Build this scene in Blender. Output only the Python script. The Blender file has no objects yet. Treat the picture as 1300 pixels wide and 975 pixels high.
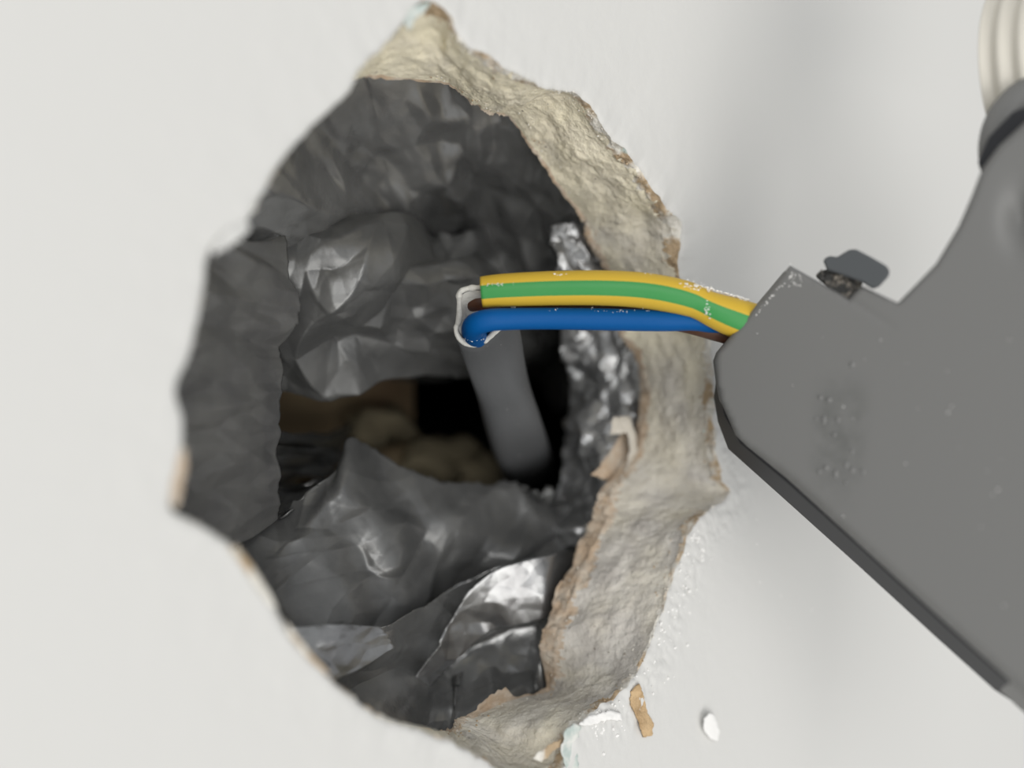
import bpy, math, random
import numpy as np
from mathutils import Vector, Matrix
from mathutils.geometry import delaunay_2d_cdt

S = bpy.context.scene
COL = S.collection
random.seed(7)
rng = np.random.default_rng(7)

# ------------------------------------------------------------------ camera, world, light (lengths in mm, scene in metres)
MM = 0.001
FPX = 1500.0                      # focal length in pixels of the 1300 px frame
D = 120.0                         # camera to wall along its axis
TH = math.radians(43)
CAM = np.array([-D*math.sin(TH), -D*math.cos(TH), 0.0])
FW = np.array([math.sin(TH), math.cos(TH), 0.0])
RT = np.array([math.cos(TH), -math.sin(TH), 0.0])
UP = np.array([0.0, 0.0, 1.0])

cd = bpy.data.cameras.new('camera'); cam = bpy.data.objects.new('camera', cd); COL.objects.link(cam)
cd.sensor_width = 36.0; cd.lens = 36.0*FPX/1300.0
cam.location = Vector(CAM*MM)
cam.rotation_euler = Matrix((RT, UP, -FW)).transposed().to_euler()
cd.clip_start = 0.002; cd.clip_end = 20
cd.dof.use_dof = True; cd.dof.focus_distance = 131*MM
cd.dof.aperture_fstop = 8.6
S.camera = cam

w = bpy.data.worlds.new('world'); S.world = w; w.use_nodes = True
w.node_tree.nodes['Background'].inputs[0].default_value = (0.96, 0.98, 1.0, 1)
w.node_tree.nodes['Background'].inputs[1].default_value = 0.50

def area(name, loc, target, size, power, col):
    l = bpy.data.lights.new(name, 'AREA'); l.size = size; l.energy = power; l.color = col
    o = bpy.data.objects.new(name, l); COL.objects.link(o); o.location = loc
    o.rotation_euler = (Vector(target)-Vector(loc)).to_track_quat('-Z', 'Y').to_euler(); return o
area('window_light', (-0.36, -1.22, -0.64), (0, 0, 0), 1.0, 10.6, (1.0, 0.975, 0.93))
area('fill_light', (-0.75, -1.00, 0.35), (0, 0, 0), 0.60, 5.2, (1.0, 0.985, 0.96))  # added fill that brightens the cavity and softens the shadow

vs = S.view_settings
vs.view_transform = 'Standard'; vs.look = 'None'; vs.exposure = 0.1; vs.gamma = 1.0; vs.use_curve_mapping = False

# ------------------------------------------------------------------ helpers
def P(px, py, Z):                 # a point seen at pixel (px, py) of the photograph, Z mm deep along the camera axis
    px = np.asarray(px, float); py = np.asarray(py, float); Z = np.asarray(Z, float)
    u = (px-650.0)/FPX; v = (487.5-py)/FPX
    return CAM + Z[..., None]*(FW + u[..., None]*RT + v[..., None]*UP)

def PW(px, py, Y):                # the same ray cut by the plane y = Y
    px = np.asarray(px, float); py = np.asarray(py, float)
    u = (px-650.0)/FPX; v = (487.5-py)/FPX
    d = FW + u[..., None]*RT + v[..., None]*UP
    t = (Y - CAM[1])/d[..., 1]
    return CAM + t[..., None]*d

ORG = {}
def tag(o, label=None, cat=None, group=None, kind=None):
    if label: o['label'] = label
    if cat: o['category'] = cat
    if group: o['group'] = group
    if kind: o['kind'] = kind
    return o

def thing(name, label, cat, base, group=None):
    o = bpy.data.objects.new(name, None); COL.objects.link(o); o.empty_display_size = 0.01
    o.location = Vector(np.asarray(base)*MM); ORG[o] = np.asarray(base, float)
    return tag(o, label, cat, group)

def mesh(name, V, Fc, mat, parent=None, smooth=True, base=None, attr=None, mats=None, midx=None):
    V = np.asarray(V, float)
    if parent is not None: org = ORG[parent]
    else: org = np.zeros(3) if base is None else np.asarray(base, float)
    me = bpy.data.meshes.new(name)
    me.from_pydata(((V-org)*MM).tolist(), [], [tuple(int(i) for i in f) for f in Fc])
    for m in (mats or [mat]): me.materials.append(m)
    if midx is not None: me.polygons.foreach_set('material_index', np.asarray(midx, np.int32))
    me.polygons.foreach_set('use_smooth', [smooth]*len(me.polygons))
    if attr:
        for k, a in attr.items():
            at = me.attributes.new(k, 'FLOAT', 'POINT'); at.data.foreach_set('value', np.asarray(a, np.float32))
    me.validate(); me.update()
    o = bpy.data.objects.new(name, me); COL.objects.link(o)
    if parent is not None: o.parent = parent; ORG[o] = org
    else: o.location = Vector(org*MM); ORG[o] = org
    return o

def hash2(i, j, seed):
    i = i.astype(np.int64); j = j.astype(np.int64)
    h = (i*374761393 + j*668265263 + seed*974634621) & 0x7fffffff
    h = ((h ^ (h >> 13))*1274126177) & 0x7fffffff
    h = ((h ^ (h >> 16))*668265263) & 0x7fffffff
    return ((h ^ (h >> 15)) & 0xfffff)/float(0xfffff)*2-1

def vn2(x, y, seed=0):            # smooth value noise
    i = np.floor(x); j = np.floor(y); fx = x-i; fy = y-j
    fx = fx*fx*(3-2*fx); fy = fy*fy*(3-2*fy)
    a = hash2(i, j, seed); b = hash2(i+1, j, seed); c = hash2(i, j+1, seed); d = hash2(i+1, j+1, seed)
    return (a*(1-fx)+b*fx)*(1-fy) + (c*(1-fx)+d*fx)*fy

def fbm(x, y, seed=0, o=4):
    s = 0; a = 1.0
    for k in range(o):
        s = s + a*vn2(x*2**k, y*2**k, seed+k*17); a *= 0.5
    return s

def facet(x, y, seed):            # piecewise flat facets on a warped triangular lattice: creased sheet
    xw = x + 0.45*vn2(x*0.8, y*0.8, seed+5); yw = y + 0.45*vn2(x*0.8+31, y*0.8, seed+6)
    i0 = xw - yw/math.sqrt(3); j0 = 2*yw/math.sqrt(3)
    i = np.floor(i0); j = np.floor(j0); a = i0-i; b = j0-j
    h00 = hash2(i, j, seed); h10 = hash2(i+1, j, seed); h01 = hash2(i, j+1, seed); h11 = hash2(i+1, j+1, seed)
    lo = (a+b) < 1
    return np.where(lo, h00 + a*(h10-h00) + b*(h01-h00), h11 + (1-b)*(h10-h11) + (1-a)*(h01-h11))

def grid_faces(n, m, wrap_n=False):
    f = []
    for i in range(n if wrap_n else n-1):
        k = (i+1) % n
        for j in range(m-1):
            f.append((i*m+j, i*m+j+1, k*m+j+1, k*m+j))
    return f

def cr(pts, n, closed=False):     # Catmull-Rom through rows, resampled evenly by the first three columns
    p = np.asarray(pts, float)
    if closed: q = np.vstack([p[-1], p, p[:2]]); seg = len(p)
    else: q = np.vstack([2*p[0]-p[1], p, 2*p[-1]-p[-2]]); seg = len(p)-1
    out = []
    for s in range(seg):
        t = np.linspace(0, 1, 24, endpoint=False)[:, None]
        a, b, c, d = q[s], q[s+1], q[s+2], q[s+3]
        out.append(0.5*(2*b + (c-a)*t + (2*a-5*b+4*c-d)*t**2 + (3*b-a-3*c+d)*t**3))
    out = np.vstack(out + [p[:1] if closed else p[-1:]])
    L = np.r_[0, np.cumsum(np.linalg.norm(np.diff(out[:, :3], axis=0), axis=1))]
    s = np.linspace(0, L[-1], n, endpoint=not closed)
    return np.stack([np.interp(s, L, out[:, k]) for k in range(out.shape[1])], 1)

def tube(name, path, rad, mat, parent, n=28, twist=None, mats=None, band=None, squash=None):
    path = np.asarray(path, float); m = len(path)
    T = np.gradient(path, axis=0); T /= np.linalg.norm(T, axis=1)[:, None]
    N = np.zeros_like(T)
    ref = -FW
    for i in range(m):
        v = ref - T[i]*np.dot(ref, T[i])
        if np.linalg.norm(v) < 0.2: v = N[i-1] - T[i]*np.dot(N[i-1], T[i])
        N[i] = v/np.linalg.norm(v)
    B = np.cross(T, N)
    a = np.linspace(0, 2*math.pi, n, endpoint=False)
    V = []
    for i in range(m):
        aa = a + (twist[i] if twist is not None else 0)
        r = rad[i]*(1 if squash is None else 1)
        V.append(path[i] + r*(np.cos(aa)[:, None]*N[i] + np.sin(aa)[:, None]*B[i]))
    V = np.vstack(V)
    F = []; mi = []
    for i in range(m-1):
        for k in range(n):
            F.append((i*n+k, i*n+(k+1) % n, (i+1)*n+(k+1) % n, (i+1)*n+k))
            mi.append(band((a[k]+math.pi/n)) if band else 0)
    for e in (0, m-1):
        F.append(tuple(e*n+k for k in (range(n) if e else reversed(range(n))))); mi.append(0)
    return mesh(name, V, F, mat, parent, mats=mats, midx=mi)

# ------------------------------------------------------------------ materials
def mat(name, col, rough=0.6, metal=0.0, spec=0.5, col2=None, nscale=300, contrast=(0.4, 0.65), bump=0.0, bscale=900, bdist=0.0004, sub=None, dust=None, dscale=900, dthr=0.68, detail=5, coat=None):
    m = bpy.data.materials.new(name); m.use_nodes = True
    nt = m.node_tree; b = nt.nodes['Principled BSDF']
    b.inputs['Base Color'].default_value = (*col, 1); b.inputs['Roughness'].default_value = rough
    b.inputs['Metallic'].default_value = metal; b.inputs['Specular IOR Level'].default_value = spec
    tc = nt.nodes.new('ShaderNodeTexCoord')
    def noise(sc, det=detail, ro=0.55):
        n = nt.nodes.new('ShaderNodeTexNoise'); n.inputs['Scale'].default_value = sc; n.inputs['Detail'].default_value = det; n.inputs['Roughness'].default_value = ro
        nt.links.new(tc.outputs['Object'], n.inputs['Vector']); return n.outputs['Fac']
    def ramp(f, lo, hi):
        r = nt.nodes.new('ShaderNodeMapRange'); r.inputs[1].default_value = lo; r.inputs[2].default_value = hi; nt.links.new(f, r.inputs[0]); return r.outputs[0]
    def mix(f, a, c):
        x = nt.nodes.new('ShaderNodeMix'); x.data_type = 'RGBA'; nt.links.new(f, x.inputs['Factor'])
        for s, v in ((6, a), (7, c)):
            if isinstance(v, tuple): x.inputs[s].default_value = (*v, 1)
            else: nt.links.new(v, x.inputs[s])
        return x.outputs[2]
    c = tuple(col)
    if col2: c = mix(ramp(noise(nscale), *contrast), c, tuple(col2))
    if dust: c = mix(ramp(noise(dscale, 3, 0.6), dthr, dthr+0.05), c, tuple(dust))
    if not isinstance(c, tuple): nt.links.new(c, b.inputs['Base Color'])
    if bump:
        bp = nt.nodes.new('ShaderNodeBump'); bp.inputs['Strength'].default_value = bump; bp.inputs['Distance'].default_value = bdist
        nt.links.new(noise(bscale, 6, 0.6), bp.inputs['Height']); nt.links.new(bp.outputs[0], b.inputs['Normal'])
    m['_'] = 0
    return m, nt, b, c, noise, ramp, mix

def M(*a, **k): return mat(*a, **k)[0]

m_paint = M('white_wall_paint', (0.63, 0.626, 0.607), 0.75, spec=0.25, bump=0.25, bscale=700, bdist=0.0003)
# gypsum: cream and grey plaster mixed by a point attribute (the board is creamy above, greyed lower down)
m_gyp, nt, b, c, noise, ramp, mix = mat('gypsum', (0.8, 0.7, 0.5), 0.9, spec=0.15, bump=0.75, bscale=900, bdist=0.0008)
at = nt.nodes.new('ShaderNodeAttribute'); at.attribute_name = 'tone'
cr1 = mix(ramp(noise(260), 0.4, 0.7), (0.95, 0.88, 0.68), (0.90, 0.83, 0.66))
cr2 = mix(ramp(noise(320), 0.38, 0.66), (0.66, 0.63, 0.58), (0.50, 0.47, 0.43))
cc = mix(at.outputs['Fac'], cr1, cr2)
cc = mix(ramp(noise(1100, 3), 0.70, 0.74), cc, (0.28, 0.24, 0.20))
nt.links.new(cc, b.inputs['Base Color'])
m_paper = M('torn_board_paper', (0.52, 0.40, 0.29), 0.95, spec=0.1, col2=(0.62, 0.55, 0.46), nscale=420, bump=0.8, bscale=1300, bdist=0.0005)
m_fringe, nt, b, c, noise, ramp, mix = mat('torn_facing_paper', (0.7, 0.6, 0.45), 0.95, spec=0.1, bump=0.9, bscale=1200, bdist=0.0005)
f1 = mix(ramp(noise(240), 0.46, 0.56), (0.82, 0.79, 0.72), (0.50, 0.38, 0.25))
f2 = mix(ramp(noise(330, 3), 0.66, 0.72), f1, (0.55, 0.66, 0.63))
nt.links.new(f2, b.inputs['Base Color'])
m_orange = M('orange_torn_paper', (0.60, 0.43, 0.25), 0.95, spec=0.1, col2=(0.36, 0.24, 0.13), nscale=500, bump=0.8, bscale=1500)
m_white = M('white_plaster_crumb', (0.86, 0.85, 0.83), 0.85, spec=0.2, bump=0.3, bscale=1500)
m_flake = M('gypsum_flake_grey', (0.62, 0.58, 0.51), 0.9, spec=0.15, col2=(0.5, 0.46, 0.4), nscale=500, bump=0.6, bscale=1300)
m_teal = M('old_green_paint', (0.46, 0.53, 0.50), 0.8, spec=0.2, col2=(0.7, 0.7, 0.66), nscale=700)
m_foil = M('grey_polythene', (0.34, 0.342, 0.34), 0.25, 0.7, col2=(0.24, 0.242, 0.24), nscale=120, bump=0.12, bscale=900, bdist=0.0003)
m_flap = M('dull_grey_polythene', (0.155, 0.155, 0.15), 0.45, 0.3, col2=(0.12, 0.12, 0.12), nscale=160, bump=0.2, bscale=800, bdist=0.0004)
m_silver = M('silver_foil', (0.50, 0.505, 0.51), 0.36, 0.8, col2=(0.30, 0.305, 0.31), nscale=200)
m_timber = M('brown_timber', (0.24, 0.165, 0.10), 0.85, spec=0.2, col2=(0.31, 0.245, 0.15), nscale=60, bump=0.3)
m_rubble = M('old_plaster_rubble', (0.21, 0.18, 0.12), 0.95, spec=0.1, col2=(0.14, 0.12, 0.08), nscale=150, bump=0.5)
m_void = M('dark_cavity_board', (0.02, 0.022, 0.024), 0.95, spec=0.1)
WH = (0.85, 0.83, 0.78)
m_yel = M('yellow_insulation', (0.62, 0.41, 0.04), 0.42, spec=0.3, bump=0.06, bscale=1200, dust=WH, dscale=800, dthr=0.74)
m_grn = M('green_insulation', (0.045, 0.27, 0.07), 0.42, spec=0.3, bump=0.06, bscale=1200, dust=WH, dscale=800, dthr=0.73)
m_blu = M('blue_insulation', (0.0, 0.082, 0.285), 0.5, spec=0.15, bump=0.08, bscale=1200, dust=(0.55, 0.62, 0.7), dscale=900, dthr=0.73)
m_brn = M('brown_insulation', (0.09, 0.035, 0.018), 0.45, bump=0.1, bscale=1200, dust=(0.4, 0.33, 0.28), dscale=1000, dthr=0.68)
m_sheath = M('grey_sheath', (0.085, 0.088, 0.092), 0.55, spec=0.35, bump=0.12, bscale=1500, dust=(0.5, 0.5, 0.49), dscale=1300, dthr=0.71)
m_cut = M('cut_sheath_edge', (0.66, 0.65, 0.61), 0.8, bump=0.5, bscale=2000)
m_house, nt, b, c, noise, ramp, mix = mat('grey_housing_plastic', (0.19, 0.19, 0.185), 0.5, spec=0.35, bump=0.08, bscale=1500, bdist=0.0002)
sm = nt.nodes.new('ShaderNodeAttribute'); sm.attribute_name = 'painted_reflection'
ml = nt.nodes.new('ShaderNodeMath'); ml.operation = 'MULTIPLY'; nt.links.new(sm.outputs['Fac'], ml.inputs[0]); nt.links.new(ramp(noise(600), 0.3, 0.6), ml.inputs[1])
hc = mix(ml.outputs[0], (0.18, 0.18, 0.176), (0.138, 0.14, 0.135))  # darker tone painted in as a dark reflection on the face
hc = mix(ramp(noise(420, 2), 0.78, 0.86), hc, (0.32, 0.32, 0.30))
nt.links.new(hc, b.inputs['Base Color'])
m_base = M('dark_grey_base_plastic', (0.025, 0.026, 0.03), 0.6, spec=0.3)
m_latch = M('slate_latch_plastic', (0.085, 0.092, 0.098), 0.5, spec=0.35, dust=(0.3, 0.3, 0.29), dscale=700, dthr=0.72)
m_stub = M('dirty_broken_plastic', (0.06, 0.06, 0.058), 0.8, col2=(0.30, 0.27, 0.23), nscale=900, contrast=(0.5, 0.62), bump=0.8, bscale=1500)
m_cond = M('off_white_plastic', (0.66, 0.63, 0.56), 0.5, spec=0.4)

# ------------------------------------------------------------------ the wall: a plasterboard sheet with a ragged hole through it
# front rim pixel, back rim pixel (None: the reveal is straight through and hidden), backing paper band, front paper band, grey tone
KEY = [
 ((520,24),(466,97),.02,.10,.0), ((532,6),(478,97),.02,.12,.0), ((548,3),(500,99),.02,.14,.0), ((572,20),(545,104),.02,.10,.0), ((588,52),(570,106),.02,.06,.05),
 ((640,84),(600,130),.02,.16,.10), ((690,108),(622,140),.02,.08,.15), ((736,120),(642,146),.02,.12,.10), ((770,166),(672,184),.02,.16,.05), ((812,212),(705,230),.02,.14,.05),
 ((838,248),(735,270),.03,.20,.15), ((866,290),(744,300),.08,.20,.65), ((862,330),(757,325),.10,.14,.55), ((868,370),(775,350),.05,.10,.4), ((884,400),(783,385),.05,.06,.2),
 ((902,424),(788,424),.06,.06,.1), ((904,452),(803,446),.14,.10,.45), ((905,500),(812,490),.16,.10,.7), ((909,560),(808,550),.14,.12,.75), ((917,605),(790,590),.16,.14,.8),
 ((924,630),(765,622),.14,.10,.85), ((886,664),(752,660),.18,.14,.9), ((868,702),(735,696),.20,.05,.95), ((845,770),(702,768),.22,.04,.95), ((822,830),(687,822),.20,.04,.95),
 ((796,872),(692,858),.18,.08,.9), ((770,893),(690,878),.06,.10,.85), ((742,912),(652,886),.05,.12,.75), ((728,935),(600,905),.05,.14,.7), ((715,975),(578,914),.08,.14,.7),
 ((650,984),(574,928),.08,.12,.65), ((580,945),(562,927),.02,.06,.4), ((541,930),(540,925),.02,.05,.35), ((496,917),None,.02,.05,.3), ((440,880),None,.03,.05,.3),
 ((380,820),None,.03,.05,.2), ((340,758),None,.03,.05,.2), ((300,700),None,.03,.05,.2), ((262,672),None,.03,.05,.2), ((224,652),None,.03,.05,.2),
 ((219,632),None,.03,.05,.2), ((232,585),None,.03,.05,.2), ((233,535),None,.03,.05,.2), ((224,492),None,.03,.05,.2), ((245,440),None,.03,.05,.2),
 ((260,370),None,.03,.05,.1), ((264,328),None,.03,.05,.1), ((276,312),None,.03,.05,.1), ((300,303),None,.03,.05,.1), ((325,262),None,.03,.05,.1), ((358,205),None,.03,.05,.1),
 ((400,158),None,.03,.05,.1), ((445,116),None,.03,.05,.1), ((458,88),(459,98),.02,.06,.0), ((490,55),(462,97),.02,.08,.0),
]
TB = 12.5                         # board thickness
rows = []
for f, bk, bp, fp, tn in KEY:
    F3 = PW(f[0], f[1], 0.0)
    if bk is None:
        B3 = np.array([F3[0]-1.2, TB, F3[2]])
    else: B3 = PW(bk[0], bk[1], TB)
    rows.append([F3[0], 0, F3[2], B3[0], B3[2], bp, fp, tn])
NT = 1300
R = cr(rows, NT, closed=True)
FX, FZ, BX, BZ, BPb, FPb, TONE = R[:, 0], R[:, 2], R[:, 3], R[:, 4], R[:, 5], R[:, 6], R[:, 7]
CX, CZ = FX.mean(), FZ.mean()
perim = np.r_[0, np.cumsum(np.hypot(np.diff(FX), np.diff(FZ)))]
loopL = perim[-1] + math.hypot(FX[0]-FX[-1], FZ[0]-FZ[-1])
ang = perim/loopL*2*math.pi
cu, cv = np.cos(ang)*loopL/6.283, np.sin(ang)*loopL/6.283     # a loop without seam, in mm
def smooth_loop(a, k):
    for _ in range(k): a = (np.roll(a, 1)+a+np.roll(a, -1))/3
    return a
sx, sz = smooth_loop(FX, 200), smooth_loop(FZ, 200)
nx, nz = np.roll(sz, -1)-np.roll(sz, 1), -(np.roll(sx, -1)-np.roll(sx, 1))
ln = np.hypot(nx, nz); nx, nz = nx/ln, nz/ln
if np.mean(nx*(FX-CX)+nz*(FZ-CZ)) < 0: nx, nz = -nx, -nz     # outward
right = np.clip((FX+22)/14, 0, 1)                             # 1 where the photo shows the rim sharp and ragged
jag = (0.10+0.22*right)*fbm(cu*0.6, cv*0.6, 3, 5)*0.8
FXj, FZj = FX+nx*jag, FZ+nz*jag
jb = 0.30*fbm(cu*0.55+40, cv*0.55, 9, 5)*(0.35+0.65*right)
# front face rings, outward from the rim
offs = [0, 0.12] + [0.3+0.28*i for i in range(28)] + [8.6, 9.6, 11, 13, 16, 20, 26, 34, 55, 110, 220]
FV = []
dx, dz = FXj-CX, FZj-CZ; dl = np.hypot(dx, dz); dx, dz = dx/dl, dz/dl
rough_band = np.clip((FX-8)/8, 0, 1)*np.clip((2-FZ)/12, 0, 1)  # scraped wall at the lower right of the hole
for k, o in enumerate(offs):
    w1 = min(1, o/12.0)
    ox = nx*(1-w1)+dx*w1; oz = nz*(1-w1)+dz*w1
    jd = jag*math.exp(-o/1.3)
    X = FX+nx*jd+ox*o; Z = FZ+nz*jd+oz*o
    lip = -0.22*math.exp(-o/1.6)*(0.4+0.6*right)*(0.6+fbm(cu*0.5, cv*0.5, 21, 3))
    lip = lip + 0.30*math.exp(-o/0.22)                         # broken front edge rounds inwards
    lip = lip + 0.05*fbm(X*0.5, Z*0.5, 33, 4)*math.exp(-o/14)
    lip = lip + rough_band*math.exp(-((o-2.2)/2.4)**2)*(0.16*fbm(X*1.3, Z*1.3, 41, 5) - 0.05)
    top_peel = np.exp(-((X-18)/9)**2-((Z-32)/6)**2)*math.exp(-o/9)
    lip = lip - 0.25*top_peel*(0.5+0.5*np.tanh(6*vn2(X*0.25, Z*0.25, 77)))
    lip = lip*np.clip((30-o)/10, 0, 1)
    FV.append(np.stack([X, lip, Z], 1))
sq = 900.0
tt = np.minimum(sq/np.maximum(np.abs(dx), 1e-9), sq/np.maximum(np.abs(dz), 1e-9))
FV.append(np.stack([dx*tt, np.zeros(NT), dz*tt], 1))
nr = len(FV)
FV = np.stack(FV, 1).reshape(-1, 3)
wall = mesh('wall_back', FV, grid_faces(NT, nr, True), m_paint)
tag(wall, 'white painted plasterboard wall with a ragged hole broken through it', kind='structure')

# reveal rings from front to back
K = 44
fr = np.linspace(0, 1, K)
RV = np.zeros((NT, K, 3)); tone = np.zeros((NT, K))
ps = perim
for k, f in enumerate(fr):
    e = f**1.15
    jj = jag*math.exp(-f*9) + jb*math.exp(-(1-f)*9)
    X = FX*(1-e)+BX*e+nx*jj; Z = FZ*(1-e)+BZ*e+nz*jj
    y = 0.22 + f*(TB-0.22)
    env = math.sin(math.pi*min(1, max(0, f)))**0.6
    h = env*(0.55*facet(ps/7.5, np.full(NT, y/6.0), 61) + 0.30*facet(ps/3.1+7, np.full(NT, y/2.6), 63) + 0.22*fbm(ps*0.5, np.full(NT, y*0.5), 62, 5)
             + 0.07*fbm(ps*2.6, np.full(NT, y*2.6), 64, 3))
    inb = np.clip((f-(1-BPb))/0.03, 0, 1)                      # backing paper: a proud, layered edge
    h = h - inb*(0.22 + 0.16*np.sin(y*9+2*fbm(cu*0.4, cv*0.4, 71, 2)) + 0.16*fbm(ps*1.6, np.full(NT, y*3), 72, 3))
    inf = np.clip((FPb-f)/0.03, 0, 1)
    h = h - inf*(0.10 + 0.18*fbm(ps*1.4, np.full(NT, y*1.8), 73, 4))*(f > 0)
    if k == 0: h = h*0
    RV[:, k] = np.stack([X+nx*h, np.full(NT, y) + 0.12*fbm(cu*1.5, cv*1.5+k, 75, 2)*(0 < k < K-1), Z+nz*h], 1)
    tone[:, k] = np.clip(TONE + 0.22*fbm(ps*0.3, np.full(NT, y*0.3), 81, 4), 0, 1)
RV[:, 0] = FV.reshape(NT, nr, 3)[:, 0]
def split(name, cond, m, attr=False, part_of=wall):
    V = RV.reshape(-1, 3); F = []
    for i in range(NT):
        k2 = (i+1) % NT
        for j in range(K-1):
            if cond[i, j]: F.append((i*K+j, k2*K+j, k2*K+j+1, i*K+j+1))
    F = np.array(F); used, inv = np.unique(F, return_inverse=True)
    return mesh(name, V[used], inv.reshape(F.shape), m, part_of, attr={'tone': tone.reshape(-1)[used]} if attr else None)
fj = (fr[:-1]+fr[1:])/2
wob = 0.5*fbm(cu*1.3, cv*1.3, 91, 4)
isF = fj[None, :] < (FPb*(0.7+wob))[:, None]
isB = fj[None, :] > (1-BPb*(1+0.5*wob))[:, None]
split('gypsum_core', ~isF & ~isB, m_gyp, True)
split('facing_paper', isF, m_fringe)['label'] = 'torn tan and white paper edge along the front of the board'
split('backing_paper', isB & ~isF, m_paper)['label'] = 'layered brown paper edge along the back of the board'
# rear face of the board
rb = [RV[:, K-1]]
for o in (3, 12, 40, 120): rb.append(np.stack([RV[:, K-1, 0]+dx*o, np.full(NT, TB), RV[:, K-1, 2]+dz*o], 1))
rb.append(np.stack([dx*tt, np.full(NT, TB), dz*tt], 1))
mesh('rear_face', np.stack(rb, 1).reshape(-1, 3), [f[::-1] for f in grid_faces(NT, len(rb), True)], m_paper, wall)

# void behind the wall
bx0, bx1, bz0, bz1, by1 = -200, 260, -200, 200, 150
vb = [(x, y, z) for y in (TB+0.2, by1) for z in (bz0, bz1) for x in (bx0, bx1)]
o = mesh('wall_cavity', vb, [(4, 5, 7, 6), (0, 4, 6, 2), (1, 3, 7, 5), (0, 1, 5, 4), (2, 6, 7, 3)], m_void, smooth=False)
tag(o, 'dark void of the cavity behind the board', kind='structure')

# small lumps: noisy octahedron blobs
def blob(c, r, seed, sub=2, sq=(1, 1, 1), nz_=0.35):
    v = [(1,0,0),(-1,0,0),(0,1,0),(0,-1,0),(0,0,1),(0,0,-1)]
    f = [(0,2,4),(2,1,4),(1,3,4),(3,0,4),(2,0,5),(1,2,5),(3,1,5),(0,3,5)]
    v = [np.array(a, float) for a in v]
    for _ in range(sub):
        cache = {}; nf = []
        def mid(a, b_):
            k = (min(a, b_), max(a, b_))
            if k not in cache:
                q = v[a]+v[b_]; v.append(q/np.linalg.norm(q)); cache[k] = len(v)-1
            return cache[k]
        for a, b_, c_ in f:
            x, y, z = mid(a, b_), mid(b_, c_), mid(c_, a); nf += [(a, x, z), (b_, y, x), (c_, z, y), (x, y, z)]
        f = nf
    V = np.array(v)
    n = fbm(V[:, 0]*1.3+seed*3.1+V[:, 2], V[:, 1]*1.3-seed*1.7+V[:, 2]*0.7, seed, 3)
    V = V*(1+nz_*n)[:, None]*np.array(sq)*r
    return V+np.asarray(c), f
def blobs(name, items, m, parent, smooth=True):
    VV, FF, n = [], [], 0
    for it in items:
        V, F = blob(*it); VV.append(V); FF += [tuple(i+n for i in q) for q in F]; n += len(V)
    return mesh(name, np.vstack(VV), FF, m, parent, smooth)

# crumbs stuck on the scraped wall beside the hole (uncountable)
it = []
for _ in range(150):
    t = random.random()
    i = int(np.argmin((FX-PW(0+870-130*t, 0+640+250*t, 0)[0])**2+(FZ-PW(870-130*t, 640+250*t, 0)[2])**2))
    o = abs(random.gauss(0, 2.2))+0.1
    it.append(((FX[i]+nx[i]*o, -0.05, FZ[i]+nz[i]*o), random.uniform(0.06, 0.2), random.randint(0, 99), 1))
tag(blobs('plaster_crumbs', it, m_white, wall, False), kind='stuff')
# crumbs and fibres along the right rim
it = []
for _ in range(420):
    i = random.choice(np.where(right > 0.9)[0]); k = int(min(K-2, abs(random.gauss(0, 5)))) if random.random() < .6 else random.randint(K-9, K-2)
    it.append((RV[i, k], random.uniform(0.05, 0.17), random.randint(0, 99), 1, (1, 1, 1)))
tag(blobs('paper_fibres', it, m_fringe, wall), kind='stuff')

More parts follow.
